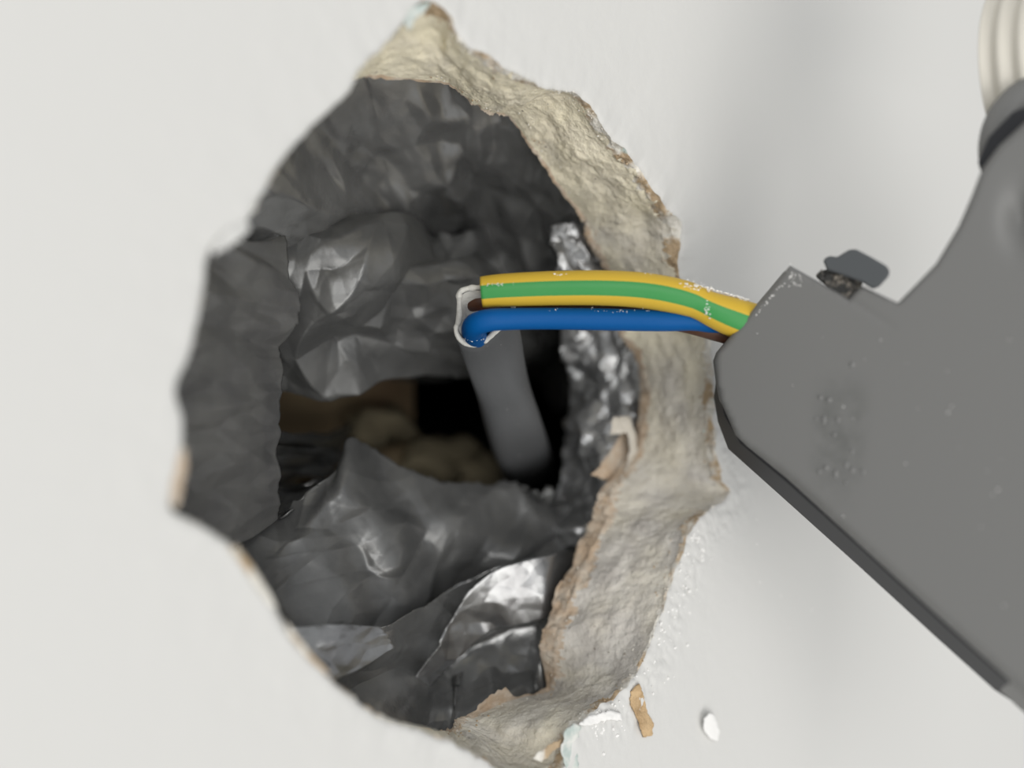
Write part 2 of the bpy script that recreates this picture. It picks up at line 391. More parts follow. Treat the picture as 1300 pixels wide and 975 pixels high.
# thin torn pieces: a polygon on given pixels, bent and given thickness
def scrap(name, poly, m, parent, th=0.25, amp=0.25, seed=1, step=3.0, base=None, smooth=True):
    poly = np.asarray(poly, float)                              # rows: px, py, Z
    n = len(poly)
    pts = [Vector((p[0], p[1])) for p in poly]; edges = [(i, (i+1) % n) for i in range(n)]
    ext = []
    for i in range(n):
        a, b_ = poly[i], poly[(i+1) % n]; s = max(1, int(np.hypot(*(b_-a)[:2])/step))
        for t in range(s):
            q = a+(b_-a)*t/s; j = 1.2*hash2(np.array([i*31+t]), np.array([seed]), 5)[0] if t else 0
            ext.append((q[0]+j, q[1]+j, q[2]))
    ext = np.array(ext); n = len(ext)
    pts = [Vector((p[0], p[1])) for p in ext]; edges = [(i, (i+1) % n) for i in range(n)]
    mn, mx = ext.min(0), ext.max(0)
    gx, gy = np.meshgrid(np.arange(mn[0]+step, mx[0], step), np.arange(mn[1]+step, mx[1], step))
    A = np.c_[ext[:, 0], ext[:, 1], np.ones(n)]; co = np.linalg.lstsq(A, 1/ext[:, 2], rcond=None)[0]
    for x, y in zip(gx.ravel(), gy.ravel()):
        x += random.uniform(-.8, .8); y += random.uniform(-.8, .8)
        ins = False; j = n-1
        for i in range(n):
            if (ext[i, 1] > y) != (ext[j, 1] > y) and x < (ext[j, 0]-ext[i, 0])*(y-ext[i, 1])/(ext[j, 1]-ext[i, 1])+ext[i, 0]: ins = not ins
            j = i
        if ins and np.min((ext[:, 0]-x)**2+(ext[:, 1]-y)**2) > (step*.6)**2: pts.append(Vector((x, y)))
    vv, _, ff, *_r = delaunay_2d_cdt(pts, edges, [list(range(n))], 1, 1e-4)
    q = np.array([(v.x, v.y) for v in vv])
    Z = 1/(q[:, 0]*co[0]+q[:, 1]*co[1]+co[2]) + amp*fbm(q[:, 0]*0.04, q[:, 1]*0.04, seed, 4)
    V = P(q[:, 0], q[:, 1], Z); V2 = P(q[:, 0], q[:, 1], Z+th)
    N = len(V); F = [tuple(reversed(f)) for f in ff] + [tuple(i+N for i in f) for f in ff]
    cnt = {}
    for f in ff:
        for a, b_ in zip(f, list(f[1:])+[f[0]]): cnt[(a, b_)] = 1
    for (a, b_) in cnt:
        if (b_, a) not in cnt: F.append((a, b_, b_+N, a+N))
    return mesh(name, np.vstack([V, V2]), F, m, parent, smooth, base=base)

def zw(px, py, y): return float(np.dot(PW(px, py, y)-CAM, FW))
def W_(pts, y): return [(a, c, zw(a, c, y)) for a, c in pts]

scrap('torn_paper', W_([(750,603),(772,578),(790,548),(806,545),(806,570),(797,600),(778,612)], 13.0), m_paper, wall, 0.3, 0.5, 3)['label'] = 'brown torn paper tab at the middle of the right edge'
scrap('gypsum_flake', W_([(778,530),(800,527),(806,548),(811,575),(812,605),(797,628),(783,622),(793,596),(800,570),(797,550),(775,552)], 11.2), m_flake, wall, 0.6, 0.5, 4)
scrap('torn_paper', W_([(800,878),(812,868),(818,885),(822,905),(830,918),(828,934),(816,936),(810,915),(800,895)], -0.25), m_orange, wall, 0.35, 0.35, 5)['label'] = 'orange brown paper scrap below the hole'
scrap('paint_flake', W_([(512,28),(520,10),(548,2),(540,14),(526,26),(520,40)], -0.2), m_teal, wall, 0.25, 0.3, 6)['label'] = 'pale green paint flake at the top of the hole'
scrap('paint_flake', W_([(712,955),(716,930),(728,918),(738,922),(732,945),(735,975),(722,985)], -0.2), m_teal, wall, 0.25, 0.3, 7)['label'] = 'pale green paint flake at the bottom of the hole'
scrap('gypsum_flake', W_([(735,920),(750,908),(775,902),(788,905),(790,915),(770,914),(748,921)], -0.3), m_white, wall, 0.4, 0.3, 8)
scrap('torn_paper', W_([(676,962),(690,950),(712,938),(716,946),(700,956),(688,968)], 0.0), m_fringe, wall, 0.3, 0.3, 9)
scrap('torn_paper', W_([(600,905),(612,892),(630,878),(642,872),(652,884),(640,897),(615,908),(580,918)], 12.4), m_paper, wall, 0.3, 0.5, 10)['label'] = 'brown fuzzy paper tuft on the bottom edge'

o = scrap('plaster_flake', W_([(893,912),(900,905),(908,909),(914,930),(911,941),(902,938),(894,928)], -0.7), m_white, None, 0.6, 0.35, 11, base=PW(903, 925, 0))
tag(o, 'small white plaster flake stuck to the wall below the hole', 'flake')

scrap('torn_paper', W_([(216,632),(221,600),(228,572),(236,566),(238,590),(232,618),(228,640),(222,646)], -0.15), m_paper, wall, 0.3, 0.2, 12)['label'] = 'brown torn paper strip on the left edge'
scrap('torn_paper', W_([(290,694),(300,692),(322,720),(342,752),(352,772),(344,770),(322,738),(304,712)], -0.1), m_fringe, wall, 0.25, 0.2, 13)
scrap('torn_paper', W_([(362,788),(372,800),(392,826),(420,856),(412,854),(386,830),(366,804)], -0.1), m_fringe, wall, 0.25, 0.2, 14)
scrap('gypsum_flake', W_([(268,318),(278,304),(292,288),(312,280),(318,290),(304,306),(288,314),(274,324)], -0.2), m_paint, wall, 0.5, 0.3, 15)

# ------------------------------------------------------------------ grey polythene lining crumpled behind the board
lining = thing('polythene_lining', 'crumpled dark grey polythene sheet lining the cavity inside the hole', 'plastic sheet', (0, TB+2, -30))
def solid(V, n, m_, wrap=False):
    return V.reshape(-1, 3), grid_faces(n, m_, wrap)
def displace(G, h, wrap=False):    # along the grid's normal, towards the camera
    if wrap: du = np.roll(G, -1, 0)-np.roll(G, 1, 0)
    else: du = np.gradient(G, axis=0)
    dv = np.gradient(G, axis=1)
    N = np.cross(du, dv); N /= np.maximum(np.linalg.norm(N, axis=2, keepdims=True), 1e-9)
    s = np.sign(np.sum(N*(CAM-G), axis=2, keepdims=True)); s[s == 0] = 1
    s = np.sign(np.mean(s)) if True else s
    return G+N*s*h[..., None]
# funnel from the rim to the opening in the sheet
OPEN = [(352,520),(378,500),(450,492),(515,492),(545,484),(600,484),(660,500),(715,540),(722,600),(700,636),(645,632),(610,610),(560,606),(520,592),(480,575),(445,560),(432,592),(395,612),(352,604)]
YO = 52.0
oc = np.array([[*PW(a, c, YO)] for a, c in OPEN])
ocr = cr(np.c_[oc[:, 0], np.zeros(len(oc)), oc[:, 2]], 720, closed=True)
oa = np.arctan2(ocr[:, 2]-ocr[:, 2].mean(), ocr[:, 0]-ocr[:, 0].mean())
na, nrr = 520, 200
th = np.linspace(-math.pi, math.pi, na, endpoint=False)
def by_angle(x, z, cx, cz):
    a = np.arctan2(z-cz, x-cx); i = np.argsort(a); a = a[i]
    return np.interp(th, np.r_[a-2*math.pi, a, a+2*math.pi], np.tile(np.asarray(x)[i], 3)), np.interp(th, np.r_[a-2*math.pi, a, a+2*math.pi], np.tile(np.asarray(z)[i], 3))
ox_, oz_ = by_angle(ocr[:, 0], ocr[:, 2], ocr[:, 0].mean(), ocr[:, 2].mean())
bx_, bz_ = by_angle(BX, BZ, BX.mean(), BZ.mean())
bx_ = bx_ + 2.5*np.cos(th); bz_ = bz_ + 2.5*np.sin(th)
r = np.linspace(0, 1.45, nrr)
rr = np.minimum(r, 1); ro = np.maximum(r-1, 0)*32
Gx = ox_[:, None]*(1-rr)+bx_[:, None]*rr+np.cos(th)[:, None]*ro; Gz = oz_[:, None]*(1-rr)+bz_[:, None]*rr+np.sin(th)[:, None]*ro
Gy = 14.0 + (YO-14.0)*(1-rr)**1.1
G = np.stack([Gx, np.tile(Gy, (na, 1)), Gz], 2)
q1 = th[:, None]*16; rad = r[None, :]*34
ux, uz = (G-CAM)@RT, (G-CAM)@UP
h = 3.0*facet(ux/11, uz/11, 5) + 1.7*facet(ux/5.2+9, uz/5.2, 6) + 0.6*facet(ux/2.3, uz/2.3+4, 7) + 0.10*facet(ux/0.9, uz/0.9, 8)
h = h*np.clip(1.5-1.1*r, 0.12, 1)[None, :] - 0.4
G = displace(G, h, True); G[:, :, 1] = np.maximum(G[:, :, 1], TB+1.2)
mesh('sheet', *solid(G, na, nrr, True), m_foil, lining)

def patch(name, ctrl, nu, nv, m, parent, amps, seed, edge=0.0, th_=0.12):
    """ctrl: rows x cols of (px, py, Z): Catmull-Rom in both directions; crumpled along the normal"""
    C = np.array(ctrl, float)
    a = np.stack([cr(np.c_[row], nu) for row in C], 0)           # rows x nu x 3
    g = np.stack([cr(a[:, i], nv) for i in range(nu)], 0)        # nu x nv x 3
    if edge:
        k = np.arange(nv); g[-1, :, 0] += edge*fbm(k*0.15, k*0+seed, seed, 3); g[0, :, 0] += edge*fbm(k*0.15, k*0+seed+3, seed, 3)
        k = np.arange(nu); g[:, 0, 1] += edge*fbm(k*0.15, k*0+seed+7, seed, 3)
    W = P(g[..., 0], g[..., 1], g[..., 2])
    x = (g[..., 0]-650)*g[..., 2]/FPX; y = (487-g[..., 1])*g[..., 2]/FPX
    h = sum(A*facet(x/s+seed, y/s*1.0-seed, seed+i) for i, (A, s) in enumerate(amps))
    W = displace(W, h)
    o = mesh(name, *solid(W, nu, nv), m, parent)
    sd = o.modifiers.new('thickness', 'SOLIDIFY'); sd.thickness = th_*MM; sd.offset = 0
    return o

# left flap hanging close behind the rim
L = lambda px, py, d: (px, py, zw(px, py, TB)+d)
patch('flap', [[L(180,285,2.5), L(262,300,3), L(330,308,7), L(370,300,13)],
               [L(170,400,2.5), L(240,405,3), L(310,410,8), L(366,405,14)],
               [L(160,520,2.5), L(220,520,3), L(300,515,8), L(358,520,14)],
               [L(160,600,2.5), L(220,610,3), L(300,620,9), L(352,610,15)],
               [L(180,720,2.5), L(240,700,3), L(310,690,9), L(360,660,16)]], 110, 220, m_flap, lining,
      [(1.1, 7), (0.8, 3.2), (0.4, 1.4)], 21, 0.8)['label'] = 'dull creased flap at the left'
# lower fold with its bright crease
patch('fold', [[L(350,800,4),L(395,798,4.5),L(480,797,6),L(560,752,12),L(640,716,9),L(700,706,6),L(770,690,3)],
               [L(350,840,3),L(400,838,4),L(480,830,6),L(560,800,14),L(630,765,10),L(690,750,6.5),L(770,740,3)],
               [L(360,880,3),L(410,870,3.5),L(470,872,8),L(530,858,14.5),L(600,808,13),L(690,784,7),L(770,775,3)],
               [L(380,930,2),L(430,915,2.5),L(480,910,6),L(525,892,14),L(605,828,13),L(690,800,7),L(770,790,3)],
               [L(400,980,1.4),L(450,960,1.4),L(500,945,1.6),L(560,925,5),L(620,890,6),L(700,860,4),L(770,850,2.5)],
               [L(420,1020,1.4),L(470,1000,1.4),L(520,985,1.4),L(570,970,1.4),L(630,950,1.6),L(710,930,1.6),L(770,920,1.6)]], 240, 180, m_foil, lining,
      [(0.9, 9), (0.45, 4), (0.16, 1.6)], 31, 1.5)['label'] = 'glossy fold at the bottom'
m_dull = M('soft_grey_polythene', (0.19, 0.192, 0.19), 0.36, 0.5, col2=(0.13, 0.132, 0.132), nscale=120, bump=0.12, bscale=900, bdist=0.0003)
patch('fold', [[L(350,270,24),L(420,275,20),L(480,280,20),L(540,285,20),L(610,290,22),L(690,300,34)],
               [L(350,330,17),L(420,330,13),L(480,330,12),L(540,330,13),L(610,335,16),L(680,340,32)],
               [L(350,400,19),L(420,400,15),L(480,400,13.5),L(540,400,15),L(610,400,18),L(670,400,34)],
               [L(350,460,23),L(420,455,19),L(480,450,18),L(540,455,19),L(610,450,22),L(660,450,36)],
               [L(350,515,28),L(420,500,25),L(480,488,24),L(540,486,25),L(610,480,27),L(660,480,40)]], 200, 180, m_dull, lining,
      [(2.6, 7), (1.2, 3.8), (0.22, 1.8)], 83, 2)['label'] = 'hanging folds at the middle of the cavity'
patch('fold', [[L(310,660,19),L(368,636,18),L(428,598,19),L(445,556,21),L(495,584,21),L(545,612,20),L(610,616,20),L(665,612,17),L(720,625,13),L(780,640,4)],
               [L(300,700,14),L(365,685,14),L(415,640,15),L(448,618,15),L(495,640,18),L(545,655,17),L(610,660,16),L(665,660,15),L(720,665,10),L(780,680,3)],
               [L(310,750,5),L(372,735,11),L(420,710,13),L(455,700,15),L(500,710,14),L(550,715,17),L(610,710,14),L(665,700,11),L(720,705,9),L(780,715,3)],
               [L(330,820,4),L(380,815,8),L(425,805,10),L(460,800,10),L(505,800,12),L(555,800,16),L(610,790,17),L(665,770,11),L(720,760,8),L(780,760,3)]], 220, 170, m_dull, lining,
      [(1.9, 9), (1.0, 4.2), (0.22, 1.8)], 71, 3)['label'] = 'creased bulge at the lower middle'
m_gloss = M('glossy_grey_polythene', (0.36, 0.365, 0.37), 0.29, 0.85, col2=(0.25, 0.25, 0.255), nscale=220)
patch('fold', [[L(514,884,11.5),L(518,889,11.7),L(523,893,12)],
               [L(551,824,9.8),L(556,838,10.1),L(563,852,10.4)],
               [L(588,758,8.6),L(600,782,8.7),L(612,805,8.8)],
               [L(628,724,6.0),L(640,756,5.7),L(652,794,5.6)],
               [L(668,712,3.1),L(674,745,3.3),L(680,788,3.5)],
               [L(700,706,1.6),L(698,742,2.0),L(696,784,2.6)],
               [L(728,700,2.6),L(726,742,3.0),L(724,784,3.4)], [L(760,695,2.0),L(760,742,2.2),L(760,784,2.4)]], 60, 200, m_gloss, lining,
      [(0.55, 6), (0.32, 2.8), (0.07, 1.2)], 51, 1.0)['label'] = 'bright crease catching the light'
patch('fold', [[L(368,797,1),L(430,793,1),L(484,796,1.4)], [L(384,822,1),L(438,812,1),L(488,802,1.4)], [L(404,846,1),L(446,828,1),L(492,806,1.4)], [L(420,866,1.2),L(460,848,1.2),L(500,822,2.0)]], 60, 90, m_gloss, lining,
      [(0.3, 4), (0.2, 2.0), (0.1, 1.0)], 61, 0.6)['label'] = 'small pale fold at the lower left'
# crumpled silver edge beside the right side of the board
patch('crinkled_edge', [[L(700,285,4.5), L(728,285,2.6), L(755,285,1.6), L(800,285,1.2)],
                        [L(706,350,6), L(740,350,3.5), L(775,350,1.8), L(820,350,1.4)],
                        [L(715,430,15), L(755,430,9), L(790,430,3), L(830,430,2)],
                        [L(725,500,16), L(760,500,9), L(805,500,3), L(840,500,2)],
                        [L(715,560,16), L(745,560,10), L(785,560,4), L(830,560,2)],
                        [L(700,620,17), L(730,625,11), L(765,625,5), L(820,625,2)],
                        [L(690,690,22), L(712,695,15), L(735,695,7), L(780,695,2)]], 110, 240, m_silver, lining,
      [(1.5, 4.6), (0.9, 2.2), (0.35, 1.0)], 41, 2)['label'] = 'shiny silver crinkles along the right edge'

# ------------------------------------------------------------------ seen through the opening of the sheet
tb = thing('timber_batten', 'brown timber batten dimly seen through the torn polythene', 'timber', (5, 62, -20))
def box(name, x0, x1, y0, y1, z0, z1, m, parent, bev=0.6):
    V = [(x, y, z) for y in (y0, y1) for z in (z0, z1) for x in (x0, x1)]
    o = mesh(name, V, [(0,1,3,2), (4,6,7,5), (0,2,6,4), (1,5,7,3), (0,4,5,1), (2,3,7,6)], m, parent, False)
    md = o.modifiers.new('bevel', 'BEVEL'); md.width = bev*MM; md.segments = 3
    return o
q0 = PW(300, 640, 60); q1 = PW(528, 470, 60)
box('beam', q0[0]-30, q1[0], 60, 100, q0[2]-12, q1[2]+14, m_timber, tb)
for i, (px, py, r_, lb) in enumerate([(565, 582, 4.2, 'crumbly ochre plaster lump by the grey cable, the taller one'), (605, 602, 4.0, 'crumbly ochre plaster lump lowest beside the grey cable'), (480, 545, 3.6, 'flat ochre plaster lump in front of the timber')]):
    c_ = PW(px, py, 55); V, F = blob(c_, r_, 11+i, 3, (1.5, 0.8, 0.8), 0.5)
    o = mesh('plaster_lump', V, F, m_rubble, None, True, base=c_-np.array([0, 0, 3])); tag(o, lb, 'plaster lump', 'plaster lumps behind the sheet')

# ------------------------------------------------------------------ flat grey cable with its three cores
cable = thing('flat_cable', 'grey sheathed flat cable stripped to blue, brown and striped cores', 'cable', P(612., 402., 131.))
def vpx(dx_, dy_, Z, dz_=0.0): return (dx_*RT - dy_*UP)*Z/FPX + dz_*FW
# sheath: centre line and half axes (a = long half axis, b = short half axis)
sp = [((614,401), 130.5, (5,39,3.0), (34,-4,0.6)), ((619,420), 133, (5,38,1.6), (34,-5,0)), ((627,450), 137, (4,34,-2.0), (33,-6,0)), ((640,500), 144, (6,18,-3.6), (33,-10,0)), ((655,550), 151, (6,12,-3.8), (33,-13,0)),
      ((668,588), 170, (6,12,-3.8), (30,-14,0)), ((674,606), 196, (5,10,-3), (25,-12,0)), ((678,618), 222, (5,10,-3), (22,-10,0))]
rowsS = [list(P(float(c_[0]), float(c_[1]), z)) + list(vpx(a[0], a[1], z, a[2])) + list(vpx(b_[0], b_[1], z, b_[2])) for c_, z, a, b_ in sp]
SS = cr(rowsS, 70)
ns = 56; aa = np.linspace(0, 2*math.pi, ns, endpoint=False)
ca = np.sign(np.cos(aa))*np.abs(np.cos(aa))**0.7; sa = np.sign(np.sin(aa))*np.abs(np.sin(aa))**0.7
def ring(row, s=1.0, off=0):
    return row[:3] + off + s*(ca[:, None]*row[3:6] + sa[:, None]*row[6:9])
MOUTH = np.array([(581,372),(586,366),(600,363),(630,362),(648,367),(654,385),(653,400),(645,411),(633,419),(622,430),(608,439),(596,440),(584,435),(577,424),(577,414),(581,406),(581,390)], float)
mo = cr(np.c_[MOUTH, np.zeros(len(MOUTH))], 400, True)[:, :2] - np.array([614, 401.])
mang = np.unwrap(np.arctan2(mo[:, 1]/39, mo[:, 0]/34)); 
def mouth(s=1.0):                 # same angle order as ring(): a is down the picture, b to the right
    tgt = np.arctan2(ca, sa); m2 = np.arctan2(mo[:, 1]/39, mo[:, 0]/34); i = np.argsort(m2); m2 = m2[i]
    x = np.interp(tgt, np.r_[m2-2*math.pi, m2, m2+2*math.pi], np.tile(mo[i, 0], 3)); y = np.interp(tgt, np.r_[m2-2*math.pi, m2, m2+2*math.pi], np.tile(mo[i, 1], 3))
    return P(614.+x*s, 401.+y*s, 130.5+0.05*y)
ring_e = ring
def ring(row, s=1.0, off=0):
    k = np.argmin(np.abs(SS-row).sum(1)); wq = np.clip(1-k/14.0, 0, 1); wq = wq*wq*(3-2*wq)
    return wq*(mouth(s) + (row[:3]-SS[0, :3])) + (1-wq)*ring_e(row, s, off)
rg = [ring(r_) for r_ in SS]
inner = [ring(SS[k], 0.84) for k in (12, 6, 2, 0)]
V = np.vstack([*inner, *rg]); nrg = len(inner)+len(rg)
F = [(i*ns+k, i*ns+(k+1) % ns, (i+1)*ns+(k+1) % ns, (i+1)*ns+k) for i in range(nrg-1) for k in range(ns)]
F.append(tuple(range(ns))[::-1]); F.append(tuple((nrg-1)*ns+k for k in range(ns)))
sheath = mesh('sheath', V, F, None, cable, mats=[m_sheath, m_cut], midx=[1 if 1 <= i//ns <= 2 else 0 for i in range(len(F))])
lip = (ring(SS[0], 0.93)); jl = 0.10*np.array([fbm(np.cos(aa)*3, np.sin(aa)*3, 15, 3)])[0]
lipc = np.vstack([lip, lip[:1]]) + (-FW*0.12)
sub = tube('cut_edge', cr(lipc, 120)[:-1], 0.32+0.06*fbm(np.arange(119)*0.3, np.arange(119)*0., 16, 3), m_cut, sheath, 10)
sub['label'] = 'whitish cut edge of the grey sheath'

def path(pts, n=90):              # rows px, py, Z, radius in px
    q = np.array([[*P(float(a), float(b_), float(z)), rp*z/FPX] for a, b_, z, rp in pts]); c_ = cr(q, n); return c_[:, :3], c_[:, 3]
pb, rb_ = path([(628,446,141,14.5),(612,432,135.5,14.5),(601,422,130.3,14.8),(604,412,127.2,14.8),(622,406.5,126.6,14.5),(650,405,127,14),(690,404.5,127.3,13.8),(740,405,127.4,14),(790,406,127.4,14),(840,407,127.3,13.8),(880,407.5,127.6,12.5),(905,412,128.2,11.5),(960,424,129,11)])
o = tube('core', pb, rb_, m_blu, cable, 32); o['label'] = 'blue insulated core'
pr, rr_ = path([(610,404,142,12),(601,389,136,13.5),(601,382,131.8,13.5),(616,383,130.8,13),(660,391,131,12),(720,391,131.2,11.5),(780,393,131.2,12),(830,402,131,13),(870,411,129.6,11.5),(905,420.5,128.8,11.5),(960,436,128.8,11.5)])
o = tube('core', pr, rr_, m_brn, cable, 28); o['label'] = 'brown insulated core'
pe, re_ = path([(611.5,371,127.6,20),(640,368.5,127.5,21),(700,366,127.3,21.8),(760,365.5,127,22.3),(810,368,126.8,22.6),(850,374,126.6,22.6),(878,381,126.5,21.5),(893,387.5,126.4,20.5),(910,395,126.4,22.5),(935,404,126.6,25),(985,420,127,26)], 120)
tw = np.interp(np.linspace(0, 1, 120), [0, .6, .8, 1], [0, 0, math.radians(6), math.radians(12)])
g0, g1 = math.radians(-22), math.radians(28)
def bandf(a):
    a = (a+math.pi) % (2*math.pi)-math.pi
    return 1 if (g0 < a < g1 or abs(a) > math.radians(155)) else 0
sleeve = tube('earth_sleeve', pe, re_, m_yel, cable, 72, tw, [m_yel, m_grn], bandf); sleeve['label'] = 'yellow sleeve with a green stripe'
# white plaster dust lying on the cores
it = []
def dustat(px, py, z, r_, s=1.0): it.append((P(float(px), float(py), float(z)), r_, random.randint(0, 99), 1, (1.6, 1, 0.7)))
for _ in range(190):
    t = random.random()**0.7; px = 800+150*t; py = np.interp(px, [800, 830, 860, 900, 953], [345.5, 349, 355.5, 365.5, 381])+random.uniform(-0.5, 4)*random.random()
    dustat(px, py, 125.9+random.uniform(0, .5), random.uniform(0.05, 0.17))
for _ in range(40): dustat(random.gauss(718, 7), random.gauss(351, 2), 126.0, random.uniform(0.05, 0.14))
for _ in range(60): dustat(random.gauss(880, 10), random.gauss(366, 4), 125.05, random.uniform(0.04, 0.12))
for _ in range(16): dustat(random.gauss(898, 2.0), random.gauss(393, 6), 124.75, random.uniform(0.05, 0.14))
for _ in range(45): dustat(random.choice([random.gauss(708, 9), random.gauss(790, 18)]), 396+random.gauss(0, 1.8), 126.5, random.uniform(0.02, 0.06))
for _ in range(40): dustat(random.uniform(612, 700), 361+random.uniform(-2, 2), 125.75, random.uniform(0.03, 0.07))
for _ in range(26): dustat(random.gauss(601, 6), random.gauss(431, 2), 129.1, random.uniform(0.03, 0.09))
tag(blobs('plaster_dust', it, m_white, cable), kind='stuff')

# ------------------------------------------------------------------ grey connector box at the right
cbx = thing('connector_box', 'grey plastic cable connector box with chamfered corner in front of the wall', 'connector box', P(1180., 760., 118.))
def ZH(px, py): return 1/(1/126.2 + 3.2e-6*(np.asarray(px, float)-907) + 0.5e-6*(np.asarray(py, float)-455))
OUT = [(1003,337),(1078,379.5),(1093,362.5),(1140,384.5),(1163,361),(1188,335),(1217,287),(1233,250),(1246,216),(1268,186),(1302,155),(1350,140),(1400,150),(1440,300),(1450,700),(1440,985),(1375,925),(1300,880),(1200,790),(1100,699),(1000,608),(948,566),(935,553),(915,508),(911,488),(907,458),(911,447)]
def dense(poly, step):
    poly = np.asarray(poly, float); out = []
    for a, b_ in zip(poly, np.roll(poly, -1, 0)):
        s = max(1, int(np.hypot(*(b_-a))/step)); out += [a+(b_-a)*t/s for t in range(s)]
    return np.array(out)
def inside(q, poly):
    x, y = q[:, 0], q[:, 1]; r_ = np.zeros(len(q), bool); n = len(poly); j = n-1
    for i in range(n):
        c_ = ((poly[i, 1] > y) != (poly[j, 1] > y)) & (x < (poly[j, 0]-poly[i, 0])*(y-poly[i, 1])/(poly[j, 1]-poly[i, 1]+1e-12)+poly[i, 0])
        r_ ^= c_; j = i
    return r_
ED = dense(OUT, 4.0)
gx, gy = np.meshgrid(np.arange(900, 1455, 4.5), np.arange(130, 990, 4.5)); gq = np.c_[gx.ravel(), gy.ravel()]
gq = gq[inside(gq, ED)]
dist = np.sqrt(((gq[:, None]-ED[None])**2).sum(2)).min(1); gq = gq[dist > 2.2]
# extra rings close to the edge so that it rounds smoothly
cen = np.array([1200, 560.])
e2 = []
tn_ = np.roll(ED, -1, 0)-np.roll(ED, 1, 0); nn = np.c_[-tn_[:, 1], tn_[:, 0]]; nn /= np.linalg.norm(nn, axis=1)[:, None]
if not inside(ED+nn*2, ED).mean() > 0.5: nn = -nn
allp = np.vstack([ED, gq])
pts = [Vector(p) for p in allp]; n = len(ED)
vv, _, ff, *_r = delaunay_2d_cdt(pts, [(i, (i+1) % n) for i in range(n)], [list(range(n))], 1, 1e-4)
q = np.array([(v.x, v.y) for v in vv])
dd = np.sqrt(((q[:, None]-ED[None])**2).sum(2)).min(1)
neck = np.clip((q[:, 0]-1130)/90, 0, 1)*np.clip((430-q[:, 1])/160, 0, 1)
el = np.array([[938, 556], [1300, 880.]]); ed = el[1]-el[0]; ed = ed/np.hypot(*ed)
dl_ = np.abs((q-el[0])[:, 0]*ed[1]-(q-el[0])[:, 1]*ed[0]); low = np.exp(-(dl_/25)**4)*np.clip((q[:, 0]-930)/60, 0, 1)
rp = 4 + 5*neck + 9*low; rmm = rp*0.075*(0.9-0.3*neck)
tt_ = 1-np.minimum(dd/rp, 1)
drop = rmm*(1-np.sqrt(np.maximum(0, 1-tt_**2)))
# groove running in from the step at the latch
gl = np.array([[1078, 379.5], [1138, 418]]); gd = gl[1]-gl[0]; tpar = ((q-gl[0])@gd)/(gd@gd); foot = gl[0]+np.clip(tpar, 0, 1)[:, None]*gd
drop = drop + 0.22*np.exp(-(np.hypot(*(q-foot).T)/3.0)**2)*np.clip(1-tpar, 0, 1)**0.5
# shallow recess on the neck
drop = drop + 1.6*np.exp(-((q[:, 0]-1297)/20)**2-((q[:, 1]-278)/34)**2)
bmp = np.zeros(len(q))
Zq = ZH(q[:, 0], q[:, 1]) + drop
painted_reflection = np.exp(-((q[:, 0]-1066-0.06*(540-q[:, 1]))/32)**4)*np.clip((q[:, 1]-468)/45, 0, 1)*np.clip((655-q[:, 1])/90, 0, 1)  # mask of the reflection painted into the housing colour
Vf = P(q[:, 0], q[:, 1], Zq); Nf = len(Vf)
cnt = {}
for f in ff:
    for a, b_ in zip(f, list(f[1:])+[f[0]]): cnt[(a, b_)] = 1
bnd = [(a, b_) for (a, b_) in cnt if (b_, a) not in cnt]
bi = sorted({a for e in bnd for a in e}); bidx = {v: Nf+i for i, v in enumerate(bi)}
Vb = P(650+(q[bi, 0]-650)*0.985+2.0, 487+(q[bi, 1]-487)*0.985, Zq[bi]+3.0)
up_ = np.array([(q[i, 0] > 1000) & (q[i, 1] < 400) for i in bi])
ni = np.array([np.argmin(((ED-q[i])**2).sum(1)) for i in bi]); qb = q[bi]+nn[ni]*6
Vb[up_] = P(qb[:, 0], qb[:, 1], Zq[bi]+3.0)[up_]
F = [tuple(reversed(f)) for f in ff] + [(a, b_, bidx[b_], bidx[a]) for a, b_ in bnd]
housing = mesh('housing', np.vstack([Vf, Vb]), F, m_house, cbx, attr={'painted_reflection': np.r_[painted_reflection, np.zeros(len(bi))]})
# raised marks on the face, worn beyond reading
for px, py, w_, h_ in [(1050,594,5,4),(1062,602,4,6),(1075,591,4,6),(1083,597,3.5,5),(1096,599,3.5,5),(1082,574,3,5),(1074,613,3,3),(1041,599,4,3),(1047,533,3,8),(1064,533,3,5),(1043,505,5,3),(1054,508,5,4),(1060,552,4,3),(1083,463,4,5),(1036,532,2.5,3)]:
    V, F = blob(P(float(px), float(py), float(ZH(px, py))+0.05), 1.0, px, 2, (1, 1, 1), 0.15)
    c_ = P(float(px), float(py), float(ZH(px, py))+0.05); l = V-c_
    V = c_ + (l@RT)[:, None]*RT*w_*0.07 + (l@UP)[:, None]*UP*h_*0.07 + (l@FW)[:, None]*FW*0.16
    mesh('raised_mark', V, F, m_house, housing)

def prism(name, front, zf, back, zb, m, parent, bev=0.3, seg=3, smooth=True):
    f = np.asarray(front, float); b_ = np.asarray(back, float); n = len(f)
    zf = np.array([zf(*p) if callable(zf) else zf for p in f], float); zb = np.array([zb(*p) if callable(zb) else zb for p in b_], float)
    V = np.vstack([P(f[:, 0], f[:, 1], zf), P(b_[:, 0], b_[:, 1], zb)])
    F = [tuple(range(n))[::-1], tuple(range(n, 2*n))] + [(i, (i+1) % n, n+(i+1) % n, n+i) for i in range(n)]
    o = mesh(name, V, F, m, parent, smooth)
    import bmesh
    bm = bmesh.new(); bm.from_mesh(o.data); bmesh.ops.recalc_face_normals(bm, faces=bm.faces); bm.to_mesh(o.data); bm.free()
    if bev:
        md = o.modifiers.new('bevel', 'BEVEL'); md.width = bev*MM; md.segments = seg; md.limit_method = 'ANGLE'; md.angle_limit = math.radians(25); md.harden_normals = True
    return o
